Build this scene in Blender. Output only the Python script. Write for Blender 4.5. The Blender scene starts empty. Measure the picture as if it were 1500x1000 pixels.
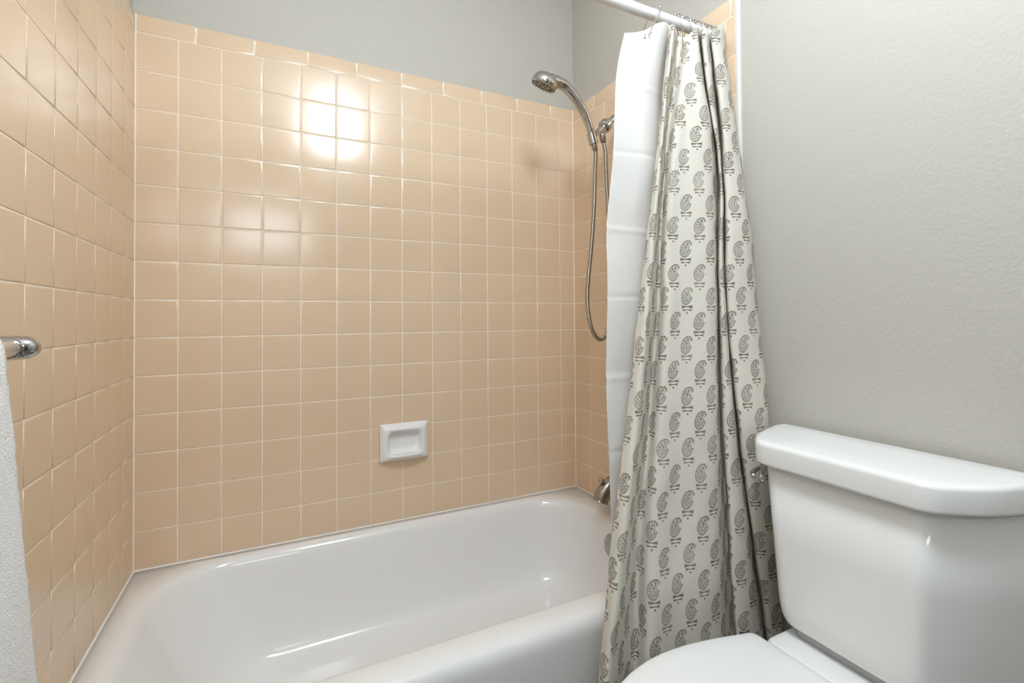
import bpy, bmesh, math, random
from mathutils import Vector, Matrix, noise
random.seed(7)
C = bpy.context.scene.collection
PI = math.pi
W = 1.4876          # width of the alcove between the tiled end walls
RIM = 0.37          # height of the tub rim
P = 0.1095          # tile pitch
JZ = 0.4795         # height of the lowest horizontal joint
CAPZ = JZ + 13*P    # joint under the cap tiles
CAPT = 1.955        # top of the cap tiles
CEIL = 2.44
YF = -2.75          # wall behind the camera

# ------------------------------------------------------------------ helpers
def tag(o, label=None, cat=None, group=None, kind=None):
    if label: o['label'] = label
    if cat: o['category'] = cat
    if group: o['group'] = group
    if kind: o['kind'] = kind
    return o

def empty(name, loc, label, cat, group=None):
    o = bpy.data.objects.new(name, None)
    o.empty_display_size = 0.05
    C.objects.link(o)
    o.location = loc
    return tag(o, label, cat, group)

def link_bm(name, bm, mat, parent=None, smooth=True, angle=None):
    me = bpy.data.meshes.new(name)
    bm.normal_update()
    bm.to_mesh(me); bm.free()
    if smooth:
        for p in me.polygons: p.use_smooth = True
    me.materials.append(mat)
    o = bpy.data.objects.new(name, me)
    C.objects.link(o)
    if parent is not None:
        o.parent = parent
        # geometry is written in world coordinates: undo the parent's placement
        o.matrix_parent_inverse = parent_world(parent).inverted()
    if smooth and angle:
        try: me.set_sharp_from_angle(angle=math.radians(angle))
        except Exception: pass
    return o

def parent_world(o):
    m = Matrix.Translation(o.location) @ o.rotation_euler.to_matrix().to_4x4()
    if o.parent is not None:
        m = parent_world(o.parent) @ o.matrix_parent_inverse @ m
    return m

def box(bm, lo, hi, bevel=0, seg=3):
    r = bmesh.ops.create_cube(bm, size=1.0)
    vs = r['verts']
    for v in vs:
        v.co = Vector([lo[i] + (v.co[i] + .5)*(hi[i]-lo[i]) for i in range(3)])
    if bevel:
        es = list({e for v in vs for e in v.link_edges})
        bmesh.ops.bevel(bm, geom=es, offset=bevel, segments=seg, affect='EDGES', profile=.5)

def frame(d):
    d = d.normalized()
    a = Vector((0, 0, 1)) if abs(d.z) < .9 else Vector((1, 0, 0))
    u = d.cross(a).normalized()
    return u, d.cross(u).normalized()

def skin_rings(bm, rings, closed=True, cap0=True, cap1=True):
    vr = [[bm.verts.new(p) for p in r] for r in rings]
    n = len(vr[0])
    m = n if closed else n-1
    for a, b in zip(vr, vr[1:]):
        for i in range(m):
            j = (i+1) % n
            bm.faces.new((a[i], a[j], b[j], b[i]))
    if closed and cap0: bm.faces.new(list(reversed(vr[0])))
    if closed and cap1: bm.faces.new(vr[-1])
    return vr

def tube(bm, pts, rad, n=14, cap=True):
    """sweep a circle along points with a parallel-transported frame; rad is a number or one per point"""
    pts = [Vector(p) for p in pts]
    if not hasattr(rad, '__len__'): rad = [rad]*len(pts)
    t0 = (pts[1]-pts[0])
    u, v = frame(t0)
    rings = []
    for i, p in enumerate(pts):
        if i == 0: t = pts[1]-pts[0]
        elif i == len(pts)-1: t = pts[-1]-pts[-2]
        else: t = pts[i+1]-pts[i-1]
        t.normalize()
        u = (u - t*u.dot(t)).normalized(); v = t.cross(u)
        rings.append([p + (u*math.cos(2*PI*k/n) + v*math.sin(2*PI*k/n))*rad[i] for k in range(n)])
    skin_rings(bm, rings, True, cap, cap)
    bmesh.ops.recalc_face_normals(bm, faces=bm.faces)

def lathe(bm, prof, origin, axis, n=32, up=None):
    """revolve (distance along axis, radius) pairs"""
    axis = Vector(axis).normalized(); o = Vector(origin)
    u, v = frame(axis)
    rings = []
    for h, r in prof:
        r = max(r, 1e-5)
        rings.append([o + axis*h + (u*math.cos(2*PI*k/n) + v*math.sin(2*PI*k/n))*r for k in range(n)])
    skin_rings(bm, rings)
    bmesh.ops.recalc_face_normals(bm, faces=bm.faces)

def spline(pts, sub=10):
    """Catmull-Rom through points (tuples of any length)"""
    out = []
    n = len(pts)
    for i in range(n-1):
        p0 = pts[max(i-1, 0)]; p1 = pts[i]; p2 = pts[i+1]; p3 = pts[min(i+2, n-1)]
        for s in range(sub):
            t = s/sub
            out.append(tuple(.5*((2*b) + (-a+c)*t + (2*a-5*b+4*c-d)*t*t + (-a+3*b-3*c+d)*t**3)
                             for a, b, c, d in zip(p0, p1, p2, p3)))
    out.append(tuple(pts[-1]))
    return out

def interp(tab, x):
    """tab: sorted list of (x, y); linear with end slopes continued"""
    if x <= tab[0][0]: a, b = tab[0], tab[1]
    elif x >= tab[-1][0]: a, b = tab[-2], tab[-1]
    else:
        for a, b in zip(tab, tab[1:]):
            if a[0] <= x <= b[0]: break
    return a[1] + (b[1]-a[1])*(x-a[0])/(b[0]-a[0])

def smooth_interp(tab, x):
    """cubic Hermite through sorted (x, y), clamped slopes at both ends"""
    n = len(tab)
    if x <= tab[0][0]:
        return tab[0][1] + (tab[1][1]-tab[0][1])/(tab[1][0]-tab[0][0])*(x-tab[0][0])
    if x >= tab[-1][0]:
        return tab[-1][1] + (tab[-1][1]-tab[-2][1])/(tab[-1][0]-tab[-2][0])*(x-tab[-1][0])
    for i in range(n-1):
        if tab[i][0] <= x <= tab[i+1][0]: break
    def slope(k):
        a, b = tab[max(k-1, 0)], tab[min(k+1, n-1)]
        return (b[1]-a[1])/(b[0]-a[0])
    h = tab[i+1][0]-tab[i][0]; t = (x-tab[i][0])/h
    m0, m1 = slope(i)*h, slope(i+1)*h
    return ((2*t**3-3*t*t+1)*tab[i][1] + (t**3-2*t*t+t)*m0 + (-2*t**3+3*t*t)*tab[i+1][1] + (t**3-t*t)*m1)

def rrect(x0, x1, y0, y1, rads, z, nc=10, ns=8):
    """rounded rectangle, counter-clockwise from the (x1, y0) corner; rads for corners
    (x1,y0) (x1,y1) (x0,y1) (x0,y0); every call gives the same number of points"""
    cs = [(x1, y0, -PI/2, -1, 1), (x1, y1, 0, -1, -1), (x0, y1, PI/2, 1, -1), (x0, y0, PI, 1, 1)]
    arcs = []
    for (cx, cy, a0, sx, sy), r in zip(cs, rads):
        ox, oy = cx + sx*r, cy + sy*r
        arcs.append([(ox + r*math.cos(a0 + PI/2*k/nc), oy + r*math.sin(a0 + PI/2*k/nc)) for k in range(nc+1)])
    out = []
    for i, arc in enumerate(arcs):
        out += arc
        nx = arcs[(i+1) % 4][0]; last = arc[-1]
        for k in range(1, ns):
            t = k/ns
            out.append((last[0] + (nx[0]-last[0])*t, last[1] + (nx[1]-last[1])*t))
    return [Vector((x, y, z)) for x, y in out]

# ------------------------------------------------------------------ materials
class N:
    """tiny expression layer over shader math nodes"""
    def __init__(s, nt, sock): s.nt, s.s = nt, sock
    def op(s, kind, *a):
        n = s.nt.nodes.new('ShaderNodeMath'); n.operation = kind
        for i, v in enumerate((s,)+a):
            if isinstance(v, N): s.nt.links.new(v.s, n.inputs[i])
            else: n.inputs[i].default_value = v
        return N(s.nt, n.outputs[0])
    def __add__(s, o): return s.op('ADD', o)
    __radd__ = __add__
    def __mul__(s, o): return s.op('MULTIPLY', o)
    __rmul__ = __mul__
    def __sub__(s, o): return s.op('SUBTRACT', o)
    def __rsub__(s, o): return (s*-1.0) + o
    def __truediv__(s, o): return s.op('DIVIDE', o)
    def abs(s): return s.op('ABSOLUTE')
    def floor(s): return s.op('FLOOR')
    def frac(s): return s.op('FRACT')
    def sin(s): return s.op('SINE')
    def cos(s): return s.op('COSINE')
    def sqrt(s): return s.op('SQRT')
    def max(s, o): return s.op('MAXIMUM', o)
    def min(s, o): return s.op('MINIMUM', o)
    def pow(s, o): return s.op('POWER', o)
    def lt(s, o): return s.op('LESS_THAN', o)
    def gt(s, o): return s.op('GREATER_THAN', o)
    def atan2(s, o): return s.op('ARCTAN2', o)
    def clamp(s):
        r = s.op('ADD', 0.0); r.s.node.use_clamp = True
        return r

def material(name, col, rough=.5, metal=0, spec=.5, coat=0, bump=None, coords='Object'):
    """bump: list of (scale, strength, detail)"""
    m = bpy.data.materials.new(name); m.use_nodes = True
    nt = m.node_tree; b = nt.nodes['Principled BSDF']
    b.inputs['Base Color'].default_value = (*col, 1)
    b.inputs['Roughness'].default_value = rough
    b.inputs['Metallic'].default_value = metal
    b.inputs['Specular IOR Level'].default_value = spec
    if coat:
        b.inputs['Coat Weight'].default_value = coat
        b.inputs['Coat Roughness'].default_value = .04
    if bump:
        tc = nt.nodes.new('ShaderNodeTexCoord'); prev = None
        for sc, st, det in bump:
            nz = nt.nodes.new('ShaderNodeTexNoise')
            nz.inputs['Scale'].default_value = sc; nz.inputs['Detail'].default_value = det
            nt.links.new(tc.outputs[coords], nz.inputs['Vector'])
            bp = nt.nodes.new('ShaderNodeBump')
            bp.inputs['Strength'].default_value = st; bp.inputs['Distance'].default_value = .002
            nt.links.new(nz.outputs['Fac'], bp.inputs['Height'])
            if prev: nt.links.new(prev.outputs['Normal'], bp.inputs['Normal'])
            prev = bp
        nt.links.new(prev.outputs['Normal'], b.inputs['Normal'])
    return m

def vary(m, scale, amount, detail=3):
    """gentle colour variation of the material's own base colour"""
    nt = m.node_tree; b = nt.nodes['Principled BSDF']
    c = b.inputs['Base Color'].default_value[:]
    tc = nt.nodes.new('ShaderNodeTexCoord'); nz = nt.nodes.new('ShaderNodeTexNoise')
    nz.inputs['Scale'].default_value = scale; nz.inputs['Detail'].default_value = detail
    nt.links.new(tc.outputs['Object'], nz.inputs['Vector'])
    mx = nt.nodes.new('ShaderNodeMix'); mx.data_type = 'RGBA'
    mx.inputs[6].default_value = tuple(x*(1-amount) for x in c[:3]) + (1,)
    mx.inputs[7].default_value = tuple(min(x*(1+amount), 1) for x in c[:3]) + (1,)
    nt.links.new(nz.outputs['Fac'], mx.inputs[0])
    nt.links.new(mx.outputs[2], b.inputs['Base Color'])

M = {}
M['paint'] = material('painted_wall', (.50, .475, .43), .55, spec=.3, bump=[(130, .5, 3), (330, .2, 2)])
M['ceiling'] = material('ceiling_paint', (.80, .79, .77), .7, spec=.2, bump=[(110, .25, 2)])
M['tile'] = material('peach_glazed_tile', (.715, .545, .385), .19, spec=.6, bump=[(14, .05, 1)])
vary(M['tile'], 6, .035)
M['grout'] = material('pale_grout', (.86, .79, .69), .75, spec=.2)
M['caulk'] = material('white_caulk', (.78, .77, .74), .45)
M['white_trim'] = material('white_tile_trim', (.64, .62, .585), .3)
M['enamel'] = material('white_tub_enamel', (.80, .80, .80), .12, spec=.5, bump=[(9, .03, 1)])
M['china'] = material('white_vitreous_china', (.82, .82, .815), .08, spec=.5)
M['seat'] = material('white_seat_plastic', (.82, .82, .815), .22)
M['soap'] = material('white_soap_dish_glaze', (.80, .80, .80), .1)
M['chrome'] = material('polished_chrome', (.52, .51, .50), .06, metal=1)
M['hose'] = material('steel_hose', (.42, .385, .34), .2, metal=1)
M['nickel'] = material('brushed_nickel', (.40, .37, .34), .24, metal=1)
M['plate'] = material('dull_steel_plate', (.42, .42, .42), .38, metal=1)
M['dark'] = material('dark_rubber', (.03, .03, .03), .5)
M['nozzle'] = material('grey_nozzle_face', (.22, .20, .18), .3, metal=.6)
M['rod'] = material('white_rod_enamel', (.80, .80, .80), .25)
M['satin'] = material('satin_aluminium', (.72, .72, .72), .28, metal=1)
M['gasket'] = material('grey_tank_gasket', (.45, .45, .45), .6)
M['added_door'] = material('added_dark_door', (.09, .075, .06), .4)
M['floor'] = material('grey_floor_tile', (.20, .18, .16), .4)
M['terry'] = material('white_terry_cloth', (.90, .90, .90), .95, spec=.1, bump=[(420, .9, 4), (90, .5, 3)])

def fabric_common(m, col_sock, transl, bump_scale):
    """diffuse cloth that lets some light through"""
    nt = m.node_tree; nt.nodes.remove(nt.nodes['Principled BSDF'])
    d = nt.nodes.new('ShaderNodeBsdfDiffuse'); t = nt.nodes.new('ShaderNodeBsdfTranslucent')
    mx = nt.nodes.new('ShaderNodeMixShader'); mx.inputs[0].default_value = transl
    for s in (d, t):
        if isinstance(col_sock, tuple): s.inputs['Color'].default_value = col_sock
        else: nt.links.new(col_sock, s.inputs['Color'])
    nt.links.new(d.outputs[0], mx.inputs[1]); nt.links.new(t.outputs[0], mx.inputs[2])
    nt.links.new(mx.outputs[0], nt.nodes['Material Output'].inputs['Surface'])
    tc = nt.nodes.new('ShaderNodeTexCoord')
    nz = nt.nodes.new('ShaderNodeTexNoise'); nz.inputs['Scale'].default_value = bump_scale
    nz.inputs['Detail'].default_value = 4
    nt.links.new(tc.outputs['Object'], nz.inputs['Vector'])
    bp = nt.nodes.new('ShaderNodeBump'); bp.inputs['Strength'].default_value = .25
    bp.inputs['Distance'].default_value = .004
    nt.links.new(nz.outputs['Fac'], bp.inputs['Height'])
    nt.links.new(bp.outputs['Normal'], d.inputs['Normal'])

def paisley_material():
    m = bpy.data.materials.new('paisley_block_print_linen'); m.use_nodes = True
    nt = m.node_tree
    uv = nt.nodes.new('ShaderNodeUVMap'); uv.uv_map = 'cloth'
    # a slight hand-printed wander
    sep = nt.nodes.new('ShaderNodeSeparateXYZ')
    nt.links.new(uv.outputs['UV'], sep.inputs[0])
    U, V = N(nt, sep.outputs[0]), N(nt, sep.outputs[1])
    PU, PV = .066, .059                       # spacing across a row, height of a row (metres of cloth)
    speck_n = nt.nodes.new('ShaderNodeTexNoise'); speck_n.inputs['Scale'].default_value = 620
    speck_n.inputs['Detail'].default_value = 1
    nt.links.new(uv.outputs['UV'], speck_n.inputs['Vector'])
    speck = N(nt, speck_n.outputs['Fac'])
    def motif(off):
        """one lattice of printed motifs, 1 unit = 66 mm; the second lattice is set half a step over"""
        a = U/PU + off*.5; b = V/(2*PV) + off*.5
        seed = a.floor()*12.9898 + b.floor()*78.233 + off*3.7
        j1 = (seed.sin()*43758.5).frac() - .5
        j2 = ((seed*1.7).sin()*24634.6).frac() - .5
        x = (a.frac() - .5)*PU/.066*1.08 + j1*.07
        y = (b.frac() - .5)*2*PV/.066*.93 + j2*.07
        def drop(sc, cx, cy, nk):
            px = (x - cx)/sc; py = (y - cy)/sc
            t = ((py + .29)/.62).max(0.0).min(1.0)
            bend = t.pow(1.6)*.15 - .04
            w = t.pow(.48)*(1.0 - t).pow(.42)*.45
            qx = (x - .215)/(.080*nk); qy = (y - .205)/(.078*nk)
            return ((px - bend).abs()).lt(w)*((qx*qx + qy*qy).gt(1.0))
        d = [drop(s_, -.02, .13 + .02*(1-s_), n_) for s_, n_ in ((1, 1), (.79, 1.25), (.71, 1.33), (.44, 1.35), (.27, 1))]
        ang = (y - .08).atan2(x + .03)
        r1 = (d[0] - d[1]).max(0.0)*((ang*24.0).sin().gt(-.8))
        r2 = (d[1] - d[2]).max(0.0)*speck.gt(.56)
        r3 = (d[2] - d[3]).max(0.0)*((ang*11.0 + 1.0).sin().gt(-.7))*speck.gt(.42)
        r4 = (d[3] - d[4]).max(0.0)*speck.gt(.50)
        r5 = d[4]*((ang*6.0).sin().gt(-.2))
        body = r1.max(r2).max(r3).max(r4).max(r5)
        ax = (x + .01).abs()
        def bow(cy, reach, h0, k):
            # a pair of leaves flaring out from the stalk
            return ((y - cy).abs()).lt(ax*k + h0)*ax.lt(reach)
        st = bow(-.215, .225, .016, .17).max(bow(-.325, .19, .012, .13))
        dx = x + .01; dy = y + .425
        st = st.max((dx*dx + dy*dy).lt(.0013))
        return body.max(st)*speck.gt(.33)
    ink = motif(0).max(motif(1)).clamp()
    wear_n = nt.nodes.new('ShaderNodeTexNoise'); wear_n.inputs['Scale'].default_value = 16
    nt.links.new(uv.outputs['UV'], wear_n.inputs['Vector'])
    wear = N(nt, wear_n.outputs['Fac'])
    fac = (ink*(wear*.7 + .45)).clamp()
    # linen weave
    wv = nt.nodes.new('ShaderNodeTexNoise'); wv.inputs['Scale'].default_value = 60
    mp = nt.nodes.new('ShaderNodeMapping'); mp.inputs['Scale'].default_value = (12, 1, 1)
    nt.links.new(uv.outputs['UV'], mp.inputs['Vector']); nt.links.new(mp.outputs[0], wv.inputs['Vector'])
    base = nt.nodes.new('ShaderNodeMix'); base.data_type = 'RGBA'
    base.inputs[6].default_value = (.68, .633, .56, 1); base.inputs[7].default_value = (.78, .74, .67, 1)
    nt.links.new(wv.outputs['Fac'], base.inputs[0])
    mx = nt.nodes.new('ShaderNodeMix'); mx.data_type = 'RGBA'
    nt.links.new(fac.s, mx.inputs[0]); nt.links.new(base.outputs[2], mx.inputs[6])
    mx.inputs[7].default_value = (.14, .12, .085, 1)
    fabric_common(m, mx.outputs[2], .16, 55)
    return m

M['paisley'] = paisley_material()
M['liner'] = bpy.data.materials.new('white_liner_fabric'); M['liner'].use_nodes = True
fabric_common(M['liner'], (.86, .85, .835, 1), .34, 14)

# ------------------------------------------------------------------ the room
def slab(name, lo, hi, mat):
    bm = bmesh.new(); box(bm, lo, hi)
    o = link_bm(name, bm, mat, smooth=False)
    return tag(o, kind='structure')

T = .1
PB = .007    # paint lies this far behind the tile face
slab('floor', (-.2, YF-.1, -.06), (W+.3, .2, 0), M['floor'])
slab('ceiling', (-.2, YF-.1, CEIL), (W+.3, .2, CEIL+.06), M['ceiling'])
wall_back = slab('wall_back', (-.2, PB, 0), (W+.3, PB+T, CEIL), M['paint'])
wall_left = slab('wall_left', (-PB-T, YF, 0), (-PB, PB, CEIL), M['paint'])
wall_right = slab('wall_right', (W+PB, YF, 0), (W+PB+T, PB, CEIL), M['paint'])
slab('wall_front', (-.2, YF-T, 0), (W+.3, YF, CEIL), M['paint'])
slab('baseboard_right', (W+PB-.012, YF, 0), (W+PB, -.81, .085), M['white_trim'])

GAP = .0026
def tile(bm, org, eu, ev, en, u0, u1, v0, v1, top_round=0):
    """one pillowed tile; en points out of the wall, its face lies at 0"""
    u0 += GAP/2; u1 -= GAP/2; v0 += GAP/2; v1 -= GAP/2
    ta, tb = random.gauss(0, .0010), random.gauss(0, .0010)
    dh = random.gauss(0, .00006)
    rings = []
    for ins, h in ((0, -.0030), (0, -.0010), (.0004, -.0004), (.0012, -.0001), (.004, 0)):
        r = []
        for cu, cv in ((0, 0), (1, 0), (1, 1), (0, 1)):
            u = u0+ins if cu == 0 else u1-ins
            v = v0+ins if cv == 0 else v1-ins
            hh = h + dh + ta*(u-(u0+u1)/2) + tb*(v-(v0+v1)/2)
            if top_round and cv == 1: hh -= top_round*(1 - ins/.005)
            r.append(org + eu*u + ev*v + en*hh)
        rings.append(r)
    vr = [[bm.verts.new(p) for p in r] for r in rings]
    for a, b in zip(vr, vr[1:]):
        for i in range(4):
            bm.faces.new((a[i], a[(i+1) % 4], b[(i+1) % 4], b[i]))
    bm.faces.new(vr[-1])

def breaks(lo, first, hi, step):
    out = [lo]; x = first
    while x < hi-.008:
        if x > lo+.004: out.append(x)
        x += step
    return out + [hi]

ZB = [RIM+.0005, JZ] + [JZ + P*i for i in range(1, 14)]
def tiled(wall, org, eu, en, ubs, cubs):
    ev = Vector((0, 0, 1))
    bm = bmesh.new()
    for a, b in zip(ubs, ubs[1:]):
        for c, d in zip(ZB, ZB[1:]):
            tile(bm, org, eu, ev, en, a, b, c, d)
    bmesh.ops.recalc_face_normals(bm, faces=bm.faces)
    link_bm('tile_field', bm, M['tile'], wall)
    bm = bmesh.new()
    for a, b in zip(cubs, cubs[1:]):
        tile(bm, org, eu, ev, en, a, b, CAPZ, CAPT+GAP/2, .002)
    bmesh.ops.recalc_face_normals(bm, faces=bm.faces)
    link_bm('cap_tiles', bm, M['tile'], wall)
    bm = bmesh.new()
    pts = [org + eu*u + ev*z + en*h for h in (-PB-.002, -.0012) for u, z in
           ((ubs[0], RIM+.0008), (ubs[-1], RIM+.0008), (ubs[-1], CAPT-.003), (ubs[0], CAPT-.003))]
    vs = [bm.verts.new(p) for p in pts]
    for f in ((0, 1, 2, 3), (4, 5, 6, 7), (0, 1, 5, 4), (1, 2, 6, 5), (2, 3, 7, 6), (3, 0, 4, 7)):
        bm.faces.new([vs[i] for i in f])
    bmesh.ops.recalc_face_normals(bm, faces=bm.faces)
    link_bm('grout', bm, M['grout'], wall, smooth=False)

YE = -.797
tiled(wall_back, Vector((0, 0, 0)), Vector((1, 0, 0)), Vector((0, -1, 0)),
      breaks(0, .1035, W, P), breaks(0, .1466, W, .1538))
tiled(wall_left, Vector((0, 0, 0)), Vector((0, -1, 0)), Vector((1, 0, 0)),
      breaks(0, .0996, -YE, P), breaks(0, .155, -YE, .1538))
tiled(wall_right, Vector((W, 0, 0)), Vector((0, -1, 0)), Vector((-1, 0, 0)),
      breaks(0, .1073, -YE, P), breaks(0, .150, -YE, .1583))
# caulk beads in the inside corners and along the tub rim
def bead(name, a, b, d1, d2, r, mat, parent):
    bm = bmesh.new()
    a, b, d1, d2 = Vector(a), Vector(b), Vector(d1), Vector(d2)
    rs = []
    for p in (a, b):
        arc = [p + (d1 + d2)*r - (d1*math.cos(t) + d2*math.sin(t))*r for t in [PI/2*k/4 for k in range(5)]]
        rs.append([p - (d1 + d2)*.001] + arc)
    skin_rings(bm, rs)
    bmesh.ops.recalc_face_normals(bm, faces=bm.faces)
    link_bm(name, bm, mat, parent, angle=30)
Z3 = (0, 0, 1)
bead('corner_grout', (0, 0, RIM), (0, 0, CAPT), (1, 0, 0), (0, -1, 0), .0028, M['grout'], wall_back)
bead('corner_grout', (W, 0, RIM), (W, 0, CAPT), (-1, 0, 0), (0, -1, 0), .0028, M['grout'], wall_back)
bead('rim_caulk', (0, 0, RIM+.0002), (W, 0, RIM+.0002), Z3, (0, -1, 0), .004, M['caulk'], wall_back)
bead('rim_caulk', (0, 0, RIM+.0002), (0, -.72, RIM+.0002), Z3, (1, 0, 0), .004, M['caulk'], wall_left)
bead('rim_caulk', (W, 0, RIM+.0002), (W, -.72, RIM+.0002), Z3, (-1, 0, 0), .004, M['caulk'], wall_right)
# rounded white edge strip that finishes the tiled end wall
for nm, x0, sx in (('trim_1', W+PB, -1), ('trim_2', -PB, 1)):
    bm = bmesh.new()
    prof = [(0, YE-.012)] + [((PB+.001)*math.sin(a), YE-.004-.008*math.cos(a)) for a in [PI/2*k/6 for k in range(1, 7)]] + [(PB+.001, YE+.0), (0, YE+.0)]
    skin_rings(bm, [[Vector((x0 + sx*a, b, z)) for a, b in prof] for z in (0.0, CAPT)])
    bmesh.ops.recalc_face_normals(bm, faces=bm.faces)
    tag(link_bm(nm, bm, M['white_trim'], smooth=True, angle=40), kind='structure')

# ------------------------------------------------------------------ bathtub
tub = empty('bathtub', (W/2, -.38, 0), 'white enamel alcove bathtub built in against the peach tiled walls', 'bathtub')
bm = bmesh.new()
e = .0015
R = []
def ring(x0, x1, y0, y1, r, z): R.append(rrect(x0, x1, y0, y1, r, z, 12, 14))
c4 = lambda a, b, c, d: (a, b, c, d)      # corners: right-front, right-back, left-back, left-front
# outside edge, from under the front roll up to the flat rim
for yo, zo in ((-.742, .0), (-.744, .10), (-.746, .25), (-.747, .325), (-.7465, .338), (-.7442, .348), (-.7402, .357), (-.734, .3635), (-.726, .3677), (-.716, .3695), (-.705, .370)):
    ring(e, W-e, yo, -e, c4(.004, .003, .003, .004), zo)
# inner edge of the rim and the roll down into the basin
ring(.046, 1.425, -.672, -.026, c4(.16, .22, .20, .16), .3695)
ring(.055, 1.418, -.667, -.034, c4(.155, .215, .195, .155), .3675)
ring(.064, 1.411, -.663, -.041, c4(.15, .21, .19, .15), .362)
ring(.071, 1.405, -.660, -.047, c4(.148, .205, .186, .148), .353)
ring(.078, 1.401, -.657, -.052, c4(.146, .20, .182, .146), .338)
ring(.098, 1.396, -.652, -.060, c4(.142, .19, .178, .142), .29)
ring(.130, 1.388, -.645, -.070, c4(.135, .18, .172, .135), .22)
ring(.165, 1.378, -.637, -.080, c4(.13, .17, .168, .13), .15)
ring(.185, 1.370, -.630, -.086, c4(.125, .165, .165, .125), .118)
ring(.205, 1.356, -.620, -.096, c4(.12, .155, .16, .12), .095)
ring(.232, 1.336, -.604, -.113, c4(.11, .145, .15, .11), .080)
ring(.270, 1.306, -.578, -.140, c4(.10, .13, .14, .10), .071)
ring(.330, 1.255, -.530, -.190, c4(.09, .11, .12, .09), .067)
ring(.40, 1.20, -.48, -.24, c4(.07, .08, .08, .07), .0662)
ring(.45, 1.15, -.44, -.29, c4(.05, .05, .05, .05), .0660)
skin_rings(bm, R, True, False, True)
bmesh.ops.recalc_face_normals(bm, faces=bm.faces)
for f in bm.faces:
    if abs(f.calc_center_median().z - .0660) < .00005: 
        if f.normal.z < 0:
            bmesh.ops.reverse_faces(bm, faces=bm.faces[:])
        break
link_bm('basin', bm, M['enamel'], tub)
bm = bmesh.new()
ax = Vector((-1, 0, .13)).normalized()
lathe(bm, [(-.006, .036), (.002, .0365), (.006, .034), (.0085, .027), (.0095, .012), (.0095, 0)], (1.394, -.354, .292), ax, 36)
op = link_bm('overflow_plate', bm, M['plate'], tub)
op['label'] = 'round brushed metal overflow plate'
for s in (-1, 1):
    bm = bmesh.new()
    lathe(bm, [(0, .004), (.0015, .004), (.0022, .0028), (.0022, 0)], Vector((1.394, -.354, .292)) + ax*.0085 + Vector((0, .016*s, 0)), ax, 12)
    link_bm('screw', bm, M['plate'], op)

bm = bmesh.new()
lathe(bm, [(0, .036), (.002, .036), (.004, .031), (.0015, .024), (.001, 0)], (1.20, -.36, .0645), (0, 0, 1), 32)
link_bm('drain', bm, M['satin'], tub)

bm = bmesh.new()
lathe(bm, [(0, .0016), (.0004, .0013), (.0005, 0)], (.809, -.695, .3698), (0, 0, 1), 10)
link_bm('chip', bm, M['gasket'], tub)

# ------------------------------------------------------------------ soap dish
sd = empty('soap_dish', (.763, 0, .583), 'white ceramic soap dish set in the tiles above the tub', 'soap dish')
bm = bmesh.new()
x0, x1, z0, z1 = .679, .848, .583, .712
def srect(ix, iz0, iz1, r, y, nc=8):
    pts = rrect(x0+ix, x1-ix, z0+iz0, z1-iz1, (r, r, r, r), 0, nc, 6)
    return [Vector((p.x, y, p.y)) for p in pts]
rings = [srect(0, 0, 0, .004, .002), srect(0, 0, 0, .004, -.011), srect(.0015, .0015, .0015, .005, -.0145),
         srect(.008, .007, .008, .008, -.0200), srect(.0135, .0105, .0135, .011, -.0255), srect(.0175, .0125, .017, .014, -.0280),
         srect(.0215, .015, .021, .018, -.0285), srect(.0245, .018, .0235, .02, -.0270), srect(.027, .0215, .0255, .021, -.0225),
         srect(.0290, .026, .0275, .021, -.0150), srect(.0305, .032, .029, .020, -.0080), srect(.033, .039, .031, .018, -.0030), srect(.038, .046, .035, .016, -.0014), srect(.050, .054, .046, .010, -.0012)]
skin_rings(bm, rings, True, True, True)
bmesh.ops.recalc_face_normals(bm, faces=bm.faces)
link_bm('dish', bm, M['soap'], sd)
bm = bmesh.new()
# projecting front lip of the tray
L = []
for k in range(17):
    t = k/16; x = x0+.026 + (x1-x0-.052)*t
    o = .013*(1-abs(2*t-1)**5)
    L.append([Vector((x, -.022, z0+.014)), Vector((x, -.024-o, z0+.015)), Vector((x, -.0275-o, z0+.0180)),
              Vector((x, -.0280-o, z0+.0215)), Vector((x, -.0255-o, z0+.0245)), Vector((x, -.021-o*.6, z0+.0245)), Vector((x, -.014, z0+.0235))])
skin_rings(bm, L)
bmesh.ops.recalc_face_normals(bm, faces=bm.faces)
link_bm('tray_lip', bm, M['soap'], sd)

# ------------------------------------------------------------------ tub spout
sp = empty('tub_spout', (W, -.335, .49), 'brushed nickel tub spout with a pull-up diverter knob', 'tub spout')
bm = bmesh.new()
cx = lambda t: spline([(W+.002, -.335, .497), (1.46, -.335, .499), (1.425, -.335, .496), (1.395, -.335, .483), (1.372, -.335, .460), (1.363, -.335, .441)], 6)
pts = cx(0)
rad = [.030 + .001*math.sin(PI*i/(len(pts)-1)) - .004*(i/(len(pts)-1)) for i in range(len(pts))]
rad[-1] = .0285; rad[-2] = .0272
tube(bm, pts, rad, 28)
link_bm('spout_body', bm, M['nickel'], sp, angle=50)
bm = bmesh.new()
lathe(bm, [(0, .038), (.006, .038), (.011, .034), (.012, .030)], (W+.002, -.335, .497), (-1, 0, 0), 32)
link_bm('escutcheon', bm, M['nickel'], sp)
bm = bmesh.new()
kb = Vector((1.371, -.335, .484))
lathe(bm, [(-.012, .003), (.012, .003), (.013, .0045), (.018, .0055), (.021, .0085), (.027, .0108), (.031, .0095), (.034, .0065), (.037, .0055), (.0385, .003), (.039, 0)],
      kb, (-.10, 0, 1), 20)
link_bm('diverter_knob', bm, M['nickel'], sp)

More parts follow.
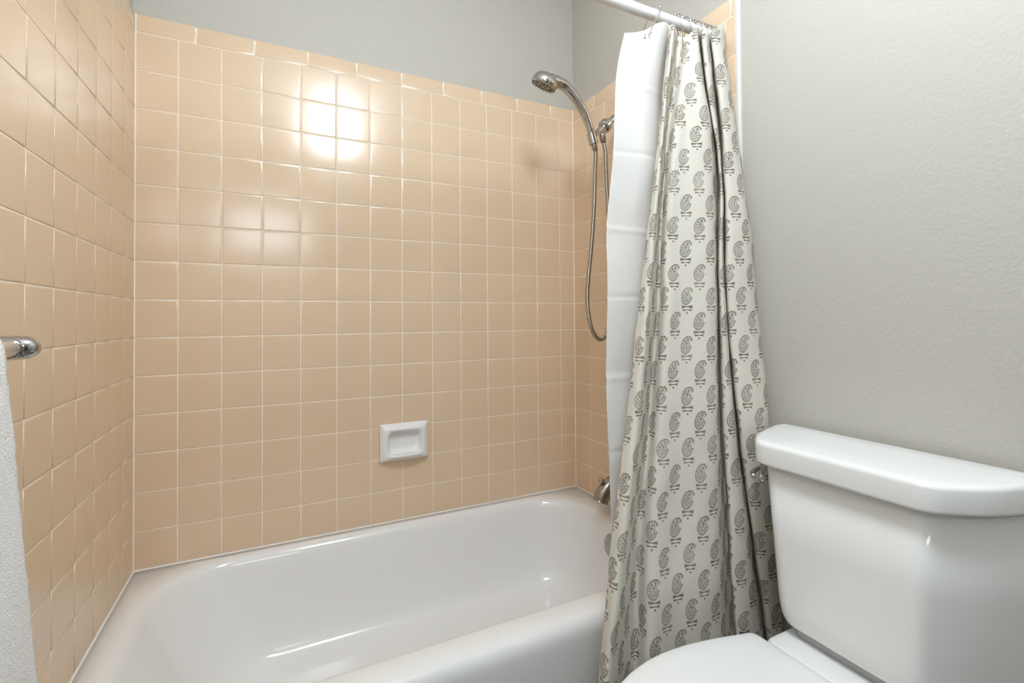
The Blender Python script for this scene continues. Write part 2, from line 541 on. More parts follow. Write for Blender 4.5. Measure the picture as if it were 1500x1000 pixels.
# ------------------------------------------------------------------ shower arm with holder
YS = -.35
arm = empty('shower_bracket', (W, YS, 1.80), 'chrome shower arm with a swivel holder sticking out of the end wall', 'shower arm')
bm = bmesh.new()
tube(bm, spline([(W+.003, YS, 1.800), (1.465, YS, 1.797), (1.435, YS, 1.784), (1.412, YS, 1.764), (1.395, YS, 1.748)], 6), .0105, 18)
link_bm('arm_pipe', bm, M['chrome'], arm)
bm = bmesh.new()
lathe(bm, [(-.001, .034), (.004, .034), (.010, .026), (.014, .014), (.015, .0115)], (W+.001, YS, 1.800), (-1, 0, 0), 32)
link_bm('wall_flange', bm, M['chrome'], arm)
a0 = Vector((1.406, YS, 1.7585)); ad = Vector((-.73, 0, -.68)).normalized()
bm = bmesh.new()
lathe(bm, [(-.004, .0125), (.002, .0145), (.010, .0145), (.013, .0125), (.0135, .021), (.016, .0235), (.032, .0235), (.035, .021), (.036, .0135), (.040, .0125), (.062, .0125), (.070, .0115)], a0, ad, 28)
link_bm('swivel_nut', bm, M['chrome'], arm, angle=35)
# the cradle that grips the handle
hb = Vector((1.335, YS, 1.683)); hd = Vector((-.30, 0, .954)).normalized()   # foot of the handle and its direction there
bm = bmesh.new()
side = hd.cross(Vector((0, 1, 0))).normalized()
rings = []
for h in (-.013, -.012, .024, .025):
    r = .0165 if h in (-.012, .024) else .0155
    rings.append([hb + hd*h + (side*math.cos(a) + Vector((0, 1, 0))*math.sin(a))*r for a in [2*PI*k/28 for k in range(28)]])
skin_rings(bm, rings, True, True, True)
bmesh.ops.recalc_face_normals(bm, faces=bm.faces)
link_bm('cradle', bm, M['chrome'], arm, angle=35)
# outlet below the nut that feeds the hose
o0 = a0 + ad*.048
od = Vector((.22, 0, -1)).normalized()
bm = bmesh.new()
lathe(bm, [(.004, .0085), (.016, .0085), (.0165, .0118), (.022, .0125), (.040, .0105), (.046, .0082), (.047, .007)], o0, od, 20)
link_bm('hose_outlet', bm, M['nickel'], arm, angle=35)

# ------------------------------------------------------------------ hand shower on its hose
hs = empty('hand_shower', (1.335, YS, 1.683), 'chrome hand shower hanging from the arm, its ribbed hose looped below', 'shower head')
n = Vector((-.29, .335, -.90)).normalized()       # the way it sprays
hc = Vector((1.146, YS, 1.842))                   # middle of the head
bm = bmesh.new()
hp = spline([tuple(hb - hd*.010), tuple(hb + hd*.03), (1.3135, YS, 1.745), (1.290, YS, 1.785), (1.256, YS, 1.823), (1.215, YS, 1.850), (1.164, YS-.004, 1.852)], 8)
m_ = len(hp)
hr = [interp([(0, .0118), (.15, .0125), (.45, .0155), (.68, .0165), (.85, .0190), (1, .0215)], i/(m_-1)) for i in range(m_)]
tube(bm, hp, hr, 22)
link_bm('handle', bm, M['chrome'], hs)
bm = bmesh.new()
lathe(bm, [(-.030, 0), (-.0295, .010), (-.0275, .021), (-.023, .031), (-.015, .039), (-.005, .0432), (.004, .0445), (.009, .0440), (.012, .0415)], hc, n, 40)
link_bm('shower_head', bm, M['chrome'], hs)
bm = bmesh.new()
lathe(bm, [(.010, .0415), (.0115, .040), (.010, .036), (.0125, .033), (.0125, .020), (.0105, .018), (.013, .015), (.0145, .006), (.0145, 0)], hc, n, 40)
fp = link_bm('spray_face', bm, M['nozzle'], hs, angle=30)
u_, v_ = frame(n)
bm = bmesh.new()
for rr, cnt in ((.0385, 22), (.0300, 16), (.0245, 12), (.010, 6)):
    for k in range(cnt):
        a = 2*PI*k/cnt
        lathe(bm, [(.009, .0017), (.0155, .0014), (.016, 0)], hc + (u_*math.cos(a) + v_*math.sin(a))*rr, n, 7)
link_bm('nozzles', bm, M['dark'], fp)
bm = bmesh.new()
for k in range(8):
    a = 2*PI*k/8
    c = hc + n*.0118 + (u_*math.cos(a) + v_*math.sin(a))*.0275
    lathe(bm, [(0, .0042), (.002, .0040), (.0028, .0028), (.0028, 0)], c, n, 12)
link_bm('spray_ports', bm, M['chrome'], fp)
# hose: from the foot of the handle down, round the loop and back up to the outlet
hpts = [tuple(hb - hd*.012), tuple(hb - hd*.035 + Vector((.001, 0, -.004))), (1.343, YS, 1.58), (1.337, YS, 1.45), (1.326, YS, 1.33), (1.312, YS, 1.22), (1.306, YS, 1.14),
        (1.313, YS, 1.07), (1.332, YS, 1.020), (1.360, YS+.002, 1.000), (1.390, YS+.004, 1.022), (1.408, YS+.006, 1.08), (1.414, YS+.008, 1.17), (1.410, YS+.008, 1.28),
        (1.404, YS+.006, 1.40), (1.397, YS+.004, 1.50), (1.391, YS+.002, 1.60), tuple(o0 + od*.078), tuple(o0 + od*.046)]
raw = spline(hpts, 24)
acc = [0]
for a, b in zip(raw, raw[1:]): acc.append(acc[-1] + (Vector(b)-Vector(a)).length)
def along(s):
    lo, hi = 0, len(acc)-1
    while hi-lo > 1:
        md = (lo+hi)//2
        if acc[md] <= s: lo = md
        else: hi = md
    t = (s-acc[lo])/(acc[hi]-acc[lo])
    return Vector(raw[lo]).lerp(Vector(raw[hi]), t)
pitch = .0042
cnt = int(acc[-1]/pitch*4)
hq = [along(acc[-1]*i/cnt) for i in range(cnt+1)]
hrad = [.0072 - (.0013 if i % 4 == 0 else 0) + (.0002 if i % 4 == 2 else 0) for i in range(cnt+1)]
bm = bmesh.new(); tube(bm, hq, hrad, 10)
ho = link_bm('hose', bm, M['hose'], hs); ho['label'] = 'ribbed steel shower hose'
bm = bmesh.new()
lathe(bm, [(.009, .0105), (.012, .0112), (.030, .0100), (.036, .0085), (.037, .0075)], hb, -hd, 18)
link_bm('hose_nut', bm, M['nickel'], hs, angle=35)

# ------------------------------------------------------------------ curtain rod
RY, RZ, RR = -.745, 1.862, .0140
rod = empty('curtain_rod', (W/2, RY, RZ), 'white curtain rod across the alcove above the tub', 'curtain rod')
bm = bmesh.new(); tube(bm, [(0, RY, RZ), (.02, RY, RZ), (W-.02, RY, RZ), (W, RY, RZ)], RR, 28)
link_bm('rod', bm, M['rod'], rod, angle=40)
for xx, s in ((0, 1), (W, -1)):
    bm = bmesh.new()
    lathe(bm, [(0, .0195), (.006, .0195), (.010, .018), (.016, .016), (.018, .0145)], (xx, RY, RZ), (s, 0, 0), 32)
    link_bm('end_flange', bm, M['rod'], rod, angle=50)

# ------------------------------------------------------------------ printed curtain
# each column of points follows one fold of the cloth from the rod down
FOLD = [
    [(1.257, -0.770, 1.713), (1.213, -0.778, 1.459), (1.150, -0.792, 1.149), (1.088, -0.812, 0.863), (1.032, -0.831, 0.645), (0.989, -0.851, 0.444)],
    [(1.247, -0.796, 1.699), (1.205, -0.805, 1.450), (1.150, -0.821, 1.147), (1.097, -0.840, 0.867), (1.044, -0.859, 0.653), (0.999, -0.877, 0.456)],
    [(1.312, -0.750, 1.735), (1.262, -0.761, 1.470), (1.215, -0.778, 1.151), (1.168, -0.798, 0.853), (1.116, -0.815, 0.624), (1.086, -0.832, 0.406)],
    [(1.313, -0.778, 1.722), (1.253, -0.793, 1.460), (1.209, -0.814, 1.149), (1.166, -0.837, 0.860), (1.125, -0.855, 0.637), (1.095, -0.871, 0.425)],
    [(1.323, -0.788, 1.720), (1.283, -0.805, 1.460), (1.249, -0.827, 1.149), (1.217, -0.850, 0.857), (1.189, -0.866, 0.629), (1.166, -0.880, 0.411)],
    [(1.349, -0.803, 1.718), (1.352, -0.824, 1.464), (1.326, -0.850, 1.149), (1.297, -0.874, 0.854), (1.280, -0.889, 0.620), (1.271, -0.900, 0.392)],
    [(1.407, -0.758, 1.753), (1.430, -0.781, 1.488), (1.390, -0.810, 1.153), (1.366, -0.835, 0.841), (1.358, -0.852, 0.592), (1.358, -0.864, 0.348)],
    [(1.364, -0.803, 1.722), (1.382, -0.824, 1.468), (1.350, -0.850, 1.149), (1.330, -0.873, 0.851), (1.330, -0.887, 0.610), (1.336, -0.896, 0.372)],
    [(1.381, -0.805, 1.725), (1.386, -0.829, 1.467), (1.355, -0.858, 1.149), (1.348, -0.883, 0.851), (1.368, -0.896, 0.606), (1.396, -0.904, 0.360)],
    [(1.447, -0.757, 1.763), (1.445, -0.784, 1.489), (1.413, -0.816, 1.153), (1.411, -0.843, 0.838), (1.434, -0.859, 0.581), (1.464, -0.869, 0.321)],
    [(1.396, -0.807, 1.727), (1.397, -0.832, 1.468), (1.369, -0.862, 1.149), (1.366, -0.887, 0.850), (1.390, -0.900, 0.604), (1.425, -0.906, 0.353)],
    [(1.425, -0.813, 1.731), (1.433, -0.842, 1.470), (1.427, -0.876, 1.150), (1.435, -0.902, 0.846), (1.445, -0.914, 0.598), (1.461, -0.919, 0.349)],
    [(1.466, -0.791, 1.751), (1.474, -0.822, 1.483), (1.474, -0.858, 1.152), (1.474, -0.886, 0.839), (1.474, -0.899, 0.584), (1.474, -0.905, 0.329)],
    [(1.474, -0.765, 1.773), (1.474, -0.797, 1.495), (1.474, -0.833, 1.154), (1.474, -0.861, 0.830), (1.474, -0.873, 0.566), (1.474, -0.877, 0.298)],
]
TOPS = [1.827, 1.815, 1.827, 1.813, 1.819, 1.83, 1.844, 1.825, 1.824, 1.847, 1.829, 1.85, 1.845, 1.847]
NF = len(FOLD)
def cloth_object(name, fx, fy, ftop, zbot, nodes, sub, nz, mat, uvlen=None, wob=.0025, zoff=None, thick=.0012, anchor=0):
    zref = .6
    ref = spline([(fx(k, zref), fy(k, zref)) for k in range(nodes)], sub)
    acc = [0]
    for a, b in zip(ref, ref[1:]): acc.append(acc[-1] + math.hypot(b[0]-a[0], b[1]-a[1]))
    tops = spline([(ftop(k),) for k in range(nodes)], sub)
    bm = bmesh.new(); uvl = bm.loops.layers.uv.new('cloth')
    grid = []; uvs = {}
    for j in range(nz+1):
        t = j/nz
        row = []
        zt = [tp[0]*(1-t) + zbot*t for tp in tops]
        zm = sum(zt)/len(zt)
        for i in range(len(ref)):
            z = zt[i]
            k0 = i/sub
            # evaluate the plan curve of the cloth at this height
            a = int(min(k0, nodes-1.0001)); f = k0-a
            idx = [max(a-1, 0), a, min(a+1, nodes-1), min(a+2, nodes-1)]
            def cr(fn):
                p = [fn(q, z) for q in idx]
                return .5*((2*p[1]) + (-p[0]+p[2])*f + (2*p[0]-5*p[1]+4*p[2]-p[3])*f*f + (-p[0]+3*p[1]-3*p[2]+p[3])*f**3)
            x, y = cr(fx), cr(fy)
            w = noise.noise(Vector((acc[i]*7, z*5, 3.1)))*wob*2 + noise.noise(Vector((acc[i]*22, z*14, 9.7)))*wob
            y += w
            if zoff: y += zoff(z)
            v = bm.verts.new((min(x, W-.006), y, z))
            row.append(v)
        # lengths of cloth along this row, counted from the anchor fold
        ac = [0]
        for p, q in zip(row, row[1:]): ac.append(ac[-1] + math.hypot(q.co.x-p.co.x, q.co.y-p.co.y))
        a0_ = ac[min(anchor*sub, len(ac)-1)]
        for v, c in zip(row, ac): uvs[v] = (c - a0_ + .5, 2.0 - v.co.z)
        grid.append(row)
    for a, b in zip(grid, grid[1:]):
        for i in range(len(a)-1):
            f = bm.faces.new((a[i], b[i], b[i+1], a[i+1]))
            for l in f.loops: l[uvl].uv = (uvs[l.vert][0], -uvs[l.vert][1])
    o = link_bm(name, bm, mat)
    so = o.modifiers.new('thickness', 'SOLIDIFY'); so.thickness = thick; so.offset = 0
    return o, grid

fxs = [sorted([(p[2], p[0]) for p in col]) for col in FOLD]
fys = [sorted([(p[2], p[1]) for p in col]) for col in FOLD]
def fx(k, z):
    zz = max(min(z, 1.80), fxs[k][0][0]-.20)
    return min(smooth_interp(fxs[k], zz), W-.008)
def fy(k, z):
    zz = max(min(z, 1.80), fys[k][0][0]-.15)
    return smooth_interp(fys[k], zz)
def ftop(k): return TOPS[k]
cur, _ = cloth_object('shower_curtain', fx, fy, ftop, .05, NF, 10, 150, M['paisley'], anchor=5)
tag(cur, 'off-white linen shower curtain printed with grey-brown paisley motifs', 'shower curtain')

# ------------------------------------------------------------------ liner
LN = [
    [(1.800, 1.150, -0.7440), (1.695, 1.124, -0.7460), (1.451, 1.099, -0.7520), (1.298, 1.079, -0.7570), (1.149, 1.071, -0.7630), (1.019, 1.064, -0.7690), (0.859, 1.058, -0.7750), (0.702, 1.056, -0.7830), (0.595, 1.057, -0.7900), (0.397, 1.056, -0.8000)],
    [(1.800, 1.176, -0.7465), (1.695, 1.151, -0.7478), (1.451, 1.127, -0.7526), (1.298, 1.107, -0.7565), (1.149, 1.099, -0.7620), (1.019, 1.092, -0.7680), (0.859, 1.086, -0.7740), (0.702, 1.084, -0.7820), (0.595, 1.085, -0.7890), (0.397, 1.084, -0.7990)],
    [(1.800, 1.204, -0.7520), (1.695, 1.179, -0.7520), (1.451, 1.156, -0.7547), (1.298, 1.137, -0.7563), (1.149, 1.129, -0.7610), (1.019, 1.122, -0.7670), (0.859, 1.116, -0.7730), (0.702, 1.114, -0.7810), (0.595, 1.115, -0.7880), (0.397, 1.114, -0.7980)],
    [(1.800, 1.236, -0.7640), (1.695, 1.211, -0.7614), (1.451, 1.188, -0.7597), (1.298, 1.169, -0.7571), (1.149, 1.161, -0.7600), (1.019, 1.154, -0.7660), (0.859, 1.148, -0.7720), (0.702, 1.146, -0.7800), (0.595, 1.147, -0.7870), (0.397, 1.146, -0.7970)],
    [(1.800, 1.272, -0.7560), (1.695, 1.248, -0.7542), (1.451, 1.226, -0.7539), (1.298, 1.208, -0.7525), (1.149, 1.201, -0.7560), (1.019, 1.194, -0.7620), (0.859, 1.188, -0.7680), (0.702, 1.186, -0.7760), (0.595, 1.187, -0.7830), (0.397, 1.186, -0.7930)],
    [(1.800, 1.312, -0.7280), (1.695, 1.288, -0.7304), (1.451, 1.266, -0.7371), (1.298, 1.248, -0.7427), (1.149, 1.241, -0.7490), (1.019, 1.234, -0.7550), (0.859, 1.228, -0.7610), (0.702, 1.226, -0.7690), (0.595, 1.227, -0.7760), (0.397, 1.226, -0.7860)],
]
lfx = [sorted([(p[0], p[1]) for p in c]) for c in LN]
lfy = [sorted([(p[0], p[2]) for p in c]) for c in LN]
LT = [1.790, 1.796, 1.807, 1.829, 1.838, 1.825]
CREASES = (1.655, 1.485, 1.29, 1.125, .93, .76, .59)
def crease(z):
    # packing folds pressed across the sheet: alternate panels lean, a small ridge on each fold
    o = 0
    for i, c in enumerate(CREASES):
        o += .0018*math.exp(-((z-c)/.006)**2)*(1 if i % 2 else -1)
    t = ((z-.59)/.178) % 2.0
    return o + .006*(abs(t-1)-.5)
lin, _ = cloth_object('curtain_liner', lambda k, z: smooth_interp(lfx[k], z), lambda k, z: smooth_interp(lfy[k], z),
                      lambda k: LT[k], .12, 6, 8, 340, M['liner'], wob=.0012, zoff=crease, thick=.0008)
tag(lin, 'plain white shower curtain liner with packing creases, beside the paisley curtain', 'curtain liner')
bm = bmesh.new()
lathe(bm, [(-.002, .0075), (0, .0085), (.002, .0075), (.002, .0045), (-.002, .0045), (-.002, .0075)], (1.2085, -.754, 1.790), (.2, -.97, 0), 18)
link_bm('grommet', bm, M['chrome'], lin)

# ------------------------------------------------------------------ curtain hooks
def make_hook():
    """double roller ring round the rod, its origin on the rod's axis"""
    root = bpy.data.objects.new('curtain_hook', None); C.objects.link(root); root.empty_display_size = .03
    bm = bmesh.new()
    # wire: curl at the front foot, up over the rod, down to the curl at the back
    def curl(s):
        y0, z0 = s*.0165, -.074
        return [(0, y0 + s*(.0065 - .0065*math.cos(a)) - s*.0, z0 - .0065*math.sin(a)) for a in (PI*.1*k for k in range(11, -1, -1))]
    p = curl(-1) + [(0, -.0200, -.035), (0, -.0225, -.010), (0, -.0215, .006)]
    p += [(0, .0215*math.cos(a), .004+.0175*math.sin(a)) for a in (PI - PI*k/10 for k in range(1, 10))]
    p += [(0, .0215, .006), (0, .0225, -.010), (0, .0200, -.035)] + list(reversed(curl(1)))
    tube(bm, spline(p, 3), .0011, 8)
    o = link_bm('wire', bm, M['chrome']); o.parent = root
    for k in range(5):
        a = PI*(.14 + .18*k)
        bm = bmesh.new()
        bmesh.ops.create_uvsphere(bm, u_segments=14, v_segments=8, radius=.0040)
        bmesh.ops.translate(bm, vec=(0, .0215*math.cos(a), .004+.0175*math.sin(a)), verts=bm.verts)
        b = link_bm('roller_ball', bm, M['chrome']); b.parent = root
    return root

def copy_tree(o, parent=None):
    c = o.copy(); C.objects.link(c)
    if parent is not None: c.parent = parent
    for ch in [q for q in o.children]: copy_tree(ch, c)
    return c

HOOKS = [(1.244, .03, .46, 'wire roller hook holding the liner, nearest the showerhead and leaning toward it'),
         (1.322, -.02, -.1, 'wire roller hook over the rod at the gap between the liner and the printed folds'),
         (1.352, .04, -.15, 'curtain hook third along the rod from the showerhead side'),
         (1.376, -.03, .05, 'curtain hook fourth along the rod from the showerhead side'),
         (1.398, .05, -.12, 'curtain hook over the middle of the bunched printed folds'),
         (1.420, -.04, .04, 'curtain hook third from the wall end of the rod'),
         (1.440, .03, -.06, 'curtain hook second from the wall end of the rod'),
         (1.458, 0, .02, 'curtain hook at the wall end of the rod')]
first = None
for x, rz, ry, lab in HOOKS:
    h = make_hook() if first is None else copy_tree(first)
    first = first or h
    h.location = (x, RY, RZ); h.rotation_euler = (0, ry, rz)
    tag(h, lab, 'curtain hook', 'roller hooks on the curtain rod')

# ------------------------------------------------------------------ toilet
TY = -1.155      # its centre line
to = empty('toilet', (1.10, TY, 0), 'white two-piece toilet with closed lid against the painted wall', 'toilet')
def tank_outline(xf, xb, hw, hwf, z, r=.02, yb=None):
    """plan of tank or lid: narrow front at xf, wider towards the wall at xb"""
    pts = [(xb, hw), (xb-.035, hw), (xf+.062, hw-(hw-hwf)*.42), (xf, hwf), (xf, -hwf), (xf+.062, -(hw-(hw-hwf)*.42)), (xb-.035, -hw), (xb, -hw)]
    # round the corners with short arcs
    out = []
    n = len(pts)
    for i, p in enumerate(pts):
        a = Vector(pts[i-1]); b = Vector(p); c = Vector(pts[(i+1) % n])
        rr = .008 if i in (0, n-1) else (r if i in (3, 4) else .06)
        d1 = (a-b); d2 = (c-b)
        rr = min(rr, d1.length*.48, d2.length*.48)
        q1 = b + d1.normalized()*rr; q2 = b + d2.normalized()*rr
        for k in range(7):
            t = k/6
            out.append(q1*(1-t)**2 + b*2*t*(1-t) + q2*t*t)
    return [Vector((v.x, TY + v.y, z)) for v in out]
bm = bmesh.new()
B = W - .012
rings = [tank_outline(1.325, B-.03, .168, .085, .4405, .02),
         tank_outline(1.306, B-.015, .190, .103, .4425, .022),
         tank_outline(1.298, B-.008, .198, .111, .449, .022),
         tank_outline(1.2945, B-.004, .2025, .115, .462, .02),
         tank_outline(1.2925, B-.002, .205, .1175, .485, .018),
         tank_outline(1.288, B, .212, .1255, .62, .017),
         tank_outline(1.283, B, .219, .133, .768, .017)]
skin_rings(bm, rings)
bmesh.ops.recalc_face_normals(bm, faces=bm.faces)
link_bm('tank', bm, M['china'], to)
bm = bmesh.new()
rings = [tank_outline(1.276, B, .222, .138, .7685, .022),
         tank_outline(1.2675, B, .2295, .146, .7685, .024),
         tank_outline(1.2655, B, .2315, .148, .7700, .024),
         tank_outline(1.265, B, .232, .1485, .774, .024),
         tank_outline(1.265, B, .232, .1485, .790, .024),
         tank_outline(1.265, B, .232, .1485, .8055, .024),
         tank_outline(1.2657, B, .2313, .1478, .8090, .024),
         tank_outline(1.2678, B-.001, .2292, .1457, .8120, .024),
         tank_outline(1.2710, B-.002, .226, .1425, .8138, .024),
         tank_outline(1.2760, B-.004, .221, .1375, .8148, .024),
         tank_outline(1.288, B-.012, .209, .1255, .8158, .022),
         tank_outline(1.330, B-.05, .16, .085, .8175, .02)]
skin_rings(bm, rings)
bmesh.ops.recalc_face_normals(bm, faces=bm.faces)
link_bm('tank_lid', bm, M['china'], to)
bm = bmesh.new()
lathe(bm, [(-.004, .012), (.006, .012), (.009, .0095), (.010, .006), (.018, .006)], (1.322, TY+.173, .722), (-.62, .78, 0), 20)
tube(bm, spline([(1.310, TY+.188, .722), (1.322, TY+.199, .7225), (1.345, TY+.213, .721), (1.385, TY+.232, .717)], 5), [.0055]*4 + [.0058]*6 + [.006]*4 + [.0062, .004], 12)
fl = link_bm('flush_lever', bm, M['chrome'], to); fl['label'] = 'chrome flush lever'
# bowl
def oval(cx, hl_f, hl_b, hw, z, n=48, pw=2.2):
    out = []
    for k in range(n):
        a = 2*PI*k/n
        c, s = math.cos(a), math.sin(a)
        hl = hl_b if c > 0 else hl_f
        x = cx + hl*math.copysign(abs(c)**(2/pw), c); y = TY + hw*math.copysign(abs(s)**(2/pw), s)
        out.append(Vector((x, y, z)))
    return out
bm = bmesh.new()
rings = [oval(1.10, .20, .22, .115, 0, pw=3), oval(1.10, .20, .22, .115, .03, pw=3), oval(1.10, .185, .22, .10, .06, pw=2.8), oval(1.09, .18, .23, .095, .16, pw=2.6),
         oval(1.06, .22, .26, .13, .25, pw=2.5), oval(1.03, .245, .29, .165, .33, pw=2.5), oval(1.02, .25, .30, .178, .372, pw=2.5), oval(1.02, .25, .30, .180, .388, pw=2.5),
         oval(1.02, .246, .298, .176, .3945, pw=2.5), oval(1.02, .22, .28, .16, .3965, pw=2.5)]
skin_rings(bm, rings)
bmesh.ops.recalc_face_normals(bm, faces=bm.faces)
link_bm('bowl', bm, M['china'], to)
# flat deck behind the bowl that carries the tank
bm = bmesh.new()
def deck(z, g):
    pts = rrect(1.2465+g, 1.462-g, TY-.125+g, TY+.125-g, (.02, .02, .02, .02), z, 6, 6)
    return pts
skin_rings(bm, [deck(.30, .03), deck(.36, .006), deck(.385, .0), deck(.414, .0005), deck(.4195, .002), deck(.4225, .006), deck(.4235, .014)])
bmesh.ops.recalc_face_normals(bm, faces=bm.faces)
link_bm('deck', bm, M['china'], to)
bm = bmesh.new()
skin_rings(bm, [rrect(1.314, 1.45, TY-.108, TY+.108, (.02,)*4, z, 6, 4) for z in (.4225, .4425)])
bmesh.ops.recalc_face_normals(bm, faces=bm.faces)
link_bm('tank_gasket', bm, M['gasket'], to)
# seat and lid share one outline
def seat_ring(g, z):
    xb, xm, hw, hb, lf = 1.243-g, 1.03, .181-g, .148-g, .245-g
    pts = []
    pts += [(xb, y) for y in (-hb+.02, -hb*.5, 0, hb*.5, hb-.02)]
    for k in range(1, 5):
        a = PI/2*k/4
        pts.append((xb-.018+.018*math.cos(a), hb-.018+.018*math.sin(a)))
    for k in range(1, 8):
        t = k/8
        pts.append((xb-.018 + (xm-xb+.018)*t, hb + (hw-hb)*math.sin(t*PI/2)))
    for k in range(0, 25):
        a = PI/2 + PI*k/24
        pts.append((xm + lf*math.cos(a), hw*math.sin(a)))
    m2 = [(x, -y) for x, y in reversed(pts[5:16])]
    pts += m2
    return [Vector((x, TY+y, z)) for x, y in pts]
bm = bmesh.new()
skin_rings(bm, [seat_ring(.006, .397), seat_ring(.001, .3985), seat_ring(.0005, .404), seat_ring(.001, .411), seat_ring(.005, .4125)])
bmesh.ops.recalc_face_normals(bm, faces=bm.faces)
link_bm('seat', bm, M['seat'], to)
bm = bmesh.new()
skin_rings(bm, [seat_ring(.006, .4130), seat_ring(.001, .4145), seat_ring(0, .420), seat_ring(.001, .426), seat_ring(.0035, .4295), seat_ring(.009, .4315), seat_ring(.03, .4325), seat_ring(.09, .4330)])
bmesh.ops.recalc_face_normals(bm, faces=bm.faces)
link_bm('seat_lid', bm, M['seat'], to)
for s in (-1, 1):
    bm = bmesh.new()
    box(bm, (1.222, TY+s*.078-.018, .399), (1.2455, TY+s*.078+.018, .410), .004)
    link_bm('hinge', bm, M['seat'], to)

# ------------------------------------------------------------------ towel bar and towel
BX, BZ, BY0, BY1 = .055, 1.041, -.826, -1.45
tb = empty('towel_bar', (0, BY0, BZ), 'chrome towel bar on the left wall', 'towel bar')
for yy in (BY0, BY1):
    bm = bmesh.new()
    lathe(bm, [(-.004, .026), (.004, .026), (.008, .022), (.010, .0165), (.060, .0160), (.070, .0150), (.0775, .0115), (.0815, .0065), (.083, 0)], (-PB+.004, yy, BZ), (1, 0, 0), 32)
    link_bm('post', bm, M['chrome'], tb)
bm = bmesh.new(); tube(bm, [(BX, BY0-.010, BZ), (BX, BY0-.012, BZ), (BX, BY1+.012, BZ), (BX, BY1+.01, BZ)], [.0112, .0112, .0112, .0112], 24)
link_bm('bar', bm, M['satin'], tb)
bm = bmesh.new()
lathe(bm, [(0, .0125), (.006, .0125), (.0065, .0115)], (BX, BY0-.013, BZ), (0, -1, 0), 24)
link_bm('bar_collar', bm, M['chrome'], tb, angle=40)
# folded bath towel over the bar
bm = bmesh.new()
def towel_y(s, t, front):
    """edge runs outward as the towel falls"""
    return None
prof = []
r = .0125
for k in range(46): prof.append((BX + r + .0105 + .010*(1-(k/45)), .40 + (BZ-.40)*k/45))       # front, bottom to top
for k in range(1, 12):
    a = PI*k/12
    prof.append((BX + (r+.0105)*math.cos(a), BZ + (r+.0095)*math.sin(a)))
for k in range(46): prof.append((BX - r - .0105 - .001*(k/45), BZ - (BZ-.46)*k/45))
ny = 60
grid = []
for i, (px, pz) in enumerate(prof):
    row = []
    d = max(0, BZ - pz)
    edge = smooth_interp([(0, -.926), (.05, -.921), (.10, -.909), (.20, -.893), (.30, -.878), (.43, -.856), (.64, -.835)], d)
    for j in range(ny+1):
        t = j/ny
        y = edge + (-1.36 - edge)*t
        x = px + (.006*noise.noise(Vector((y*9, pz*4, i > 50))) + .0025*noise.noise(Vector((y*70, pz*70, 2)))) * (1 if px > BX else .15)
        row.append(bm.verts.new((max(x, .004), y + .002*noise.noise(Vector((pz*80, 5, t))), pz)))
    grid.append(row)
for a, b in zip(grid, grid[1:]):
    for j in range(ny): bm.faces.new((a[j], a[j+1], b[j+1], b[j]))
bmesh.ops.recalc_face_normals(bm, faces=bm.faces)
tw = link_bm('bath_towel', bm, M['terry'])
so = tw.modifiers.new('pile', 'SOLIDIFY'); so.thickness = .010; so.offset = 0
tag(tw, 'white terry bath towel folded over the chrome towel bar', 'towel')

# ------------------------------------------------------------------ unseen door, added behind the camera as something dark for chrome to reflect
bm = bmesh.new(); box(bm, (.66, YF-.002, 0), (1.40, YF+.025, 2.03), .003)
for z0_, z1_ in ((.20, .92), (1.06, 1.88)):
    for xa in (.76, 1.07): box(bm, (xa, YF+.02, z0_), (xa+.23, YF+.031, z1_), .006)
dr = link_bm('added_door_1', bm, M['added_door'], smooth=False); tag(dr, kind='structure')

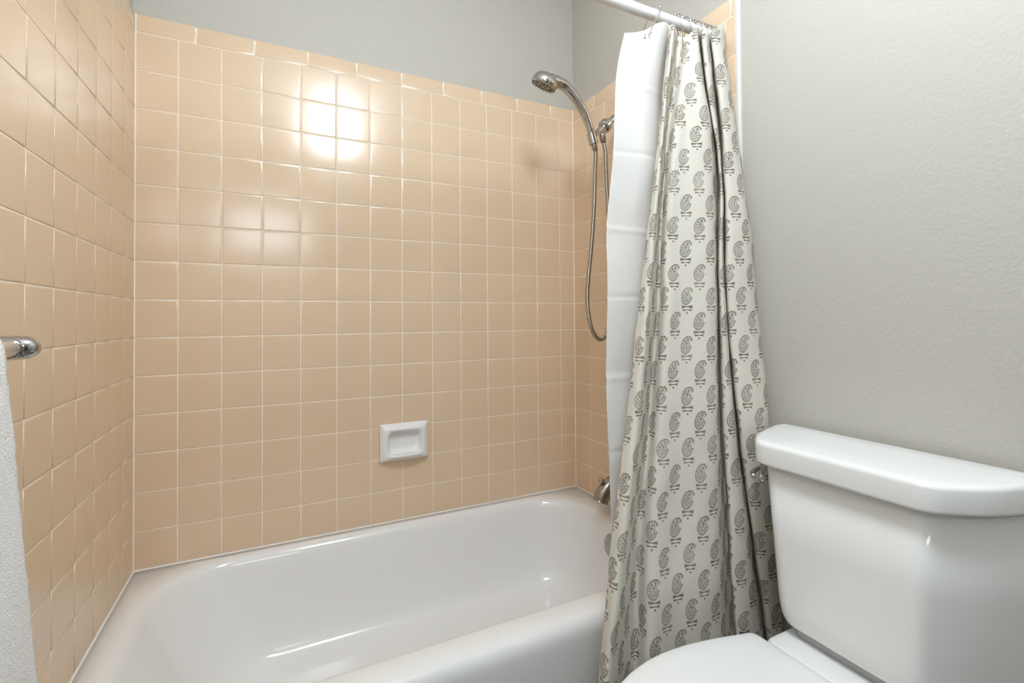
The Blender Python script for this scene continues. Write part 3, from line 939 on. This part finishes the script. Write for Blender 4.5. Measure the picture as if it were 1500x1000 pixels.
# ------------------------------------------------------------------ light
def area(name, loc, rot, size, power, col, shape='DISK', size_y=None):
    l = bpy.data.lights.new(name, 'AREA'); l.shape = shape; l.size = size
    if size_y: l.size_y = size_y
    l.energy = power; l.color = col
    o = bpy.data.objects.new(name, l); C.objects.link(o)
    o.location = loc; o.rotation_euler = rot
    return o
def bulb(name, loc, radius, power, col):
    l = bpy.data.lights.new(name, 'POINT'); l.shadow_soft_size = radius; l.energy = power; l.color = col
    o = bpy.data.objects.new(name, l); C.objects.link(o); o.location = loc
    return o
LC = (.83, .925, 1)
bulb('ceiling_lamp', (.68, -1.42, CEIL-.19), .15, 34, LC)
area('vanity_lamp', (.27, YF+.12, 1.80), (PI/2, 0, 0), .55, 4.5, LC, 'RECTANGLE', .30)
wd = bpy.data.worlds.new('world'); bpy.context.scene.world = wd; wd.use_nodes = True
wd.node_tree.nodes['Background'].inputs[0].default_value = (.9, .95, 1, 1)
wd.node_tree.nodes['Background'].inputs[1].default_value = .0

# ------------------------------------------------------------------ camera
cam = bpy.data.cameras.new('camera'); co = bpy.data.objects.new('camera', cam); C.objects.link(co)
F_PX, YAW, PITCH, ROLL = 696.0344, .4580, .0145, -.0073
cy, sy = math.cos(YAW), math.sin(YAW)
fw = Vector((sy*math.cos(PITCH), cy*math.cos(PITCH), math.sin(PITCH)))
rt = Vector((cy, -sy, 0)); up = rt.cross(fw)
r2 = rt*math.cos(ROLL) + up*math.sin(ROLL); u2 = up*math.cos(ROLL) - rt*math.sin(ROLL)
mw = Matrix((r2, u2, -fw)).transposed().to_4x4()
mw.translation = Vector((.3654, -1.68, .5961 + JZ))
co.matrix_world = mw
cam.sensor_width = 36; cam.sensor_fit = 'HORIZONTAL'
cam.lens = F_PX*36/1500; cam.shift_y = -44.32/1500; cam.clip_start = .02
sc = bpy.context.scene
sc.camera = co
sc.view_settings.view_transform = 'Standard'; sc.view_settings.look = 'None'
sc.view_settings.exposure = 0.38; sc.view_settings.gamma = 1; sc.view_settings.use_curve_mapping = False
sc.cycles.use_denoising = True
sc.cycles.max_bounces = 12; sc.cycles.diffuse_bounces = 8; sc.cycles.glossy_bounces = 6
sc.cycles.sample_clamp_indirect = 8
sc.cycles.caustics_reflective = False; sc.cycles.caustics_refractive = False
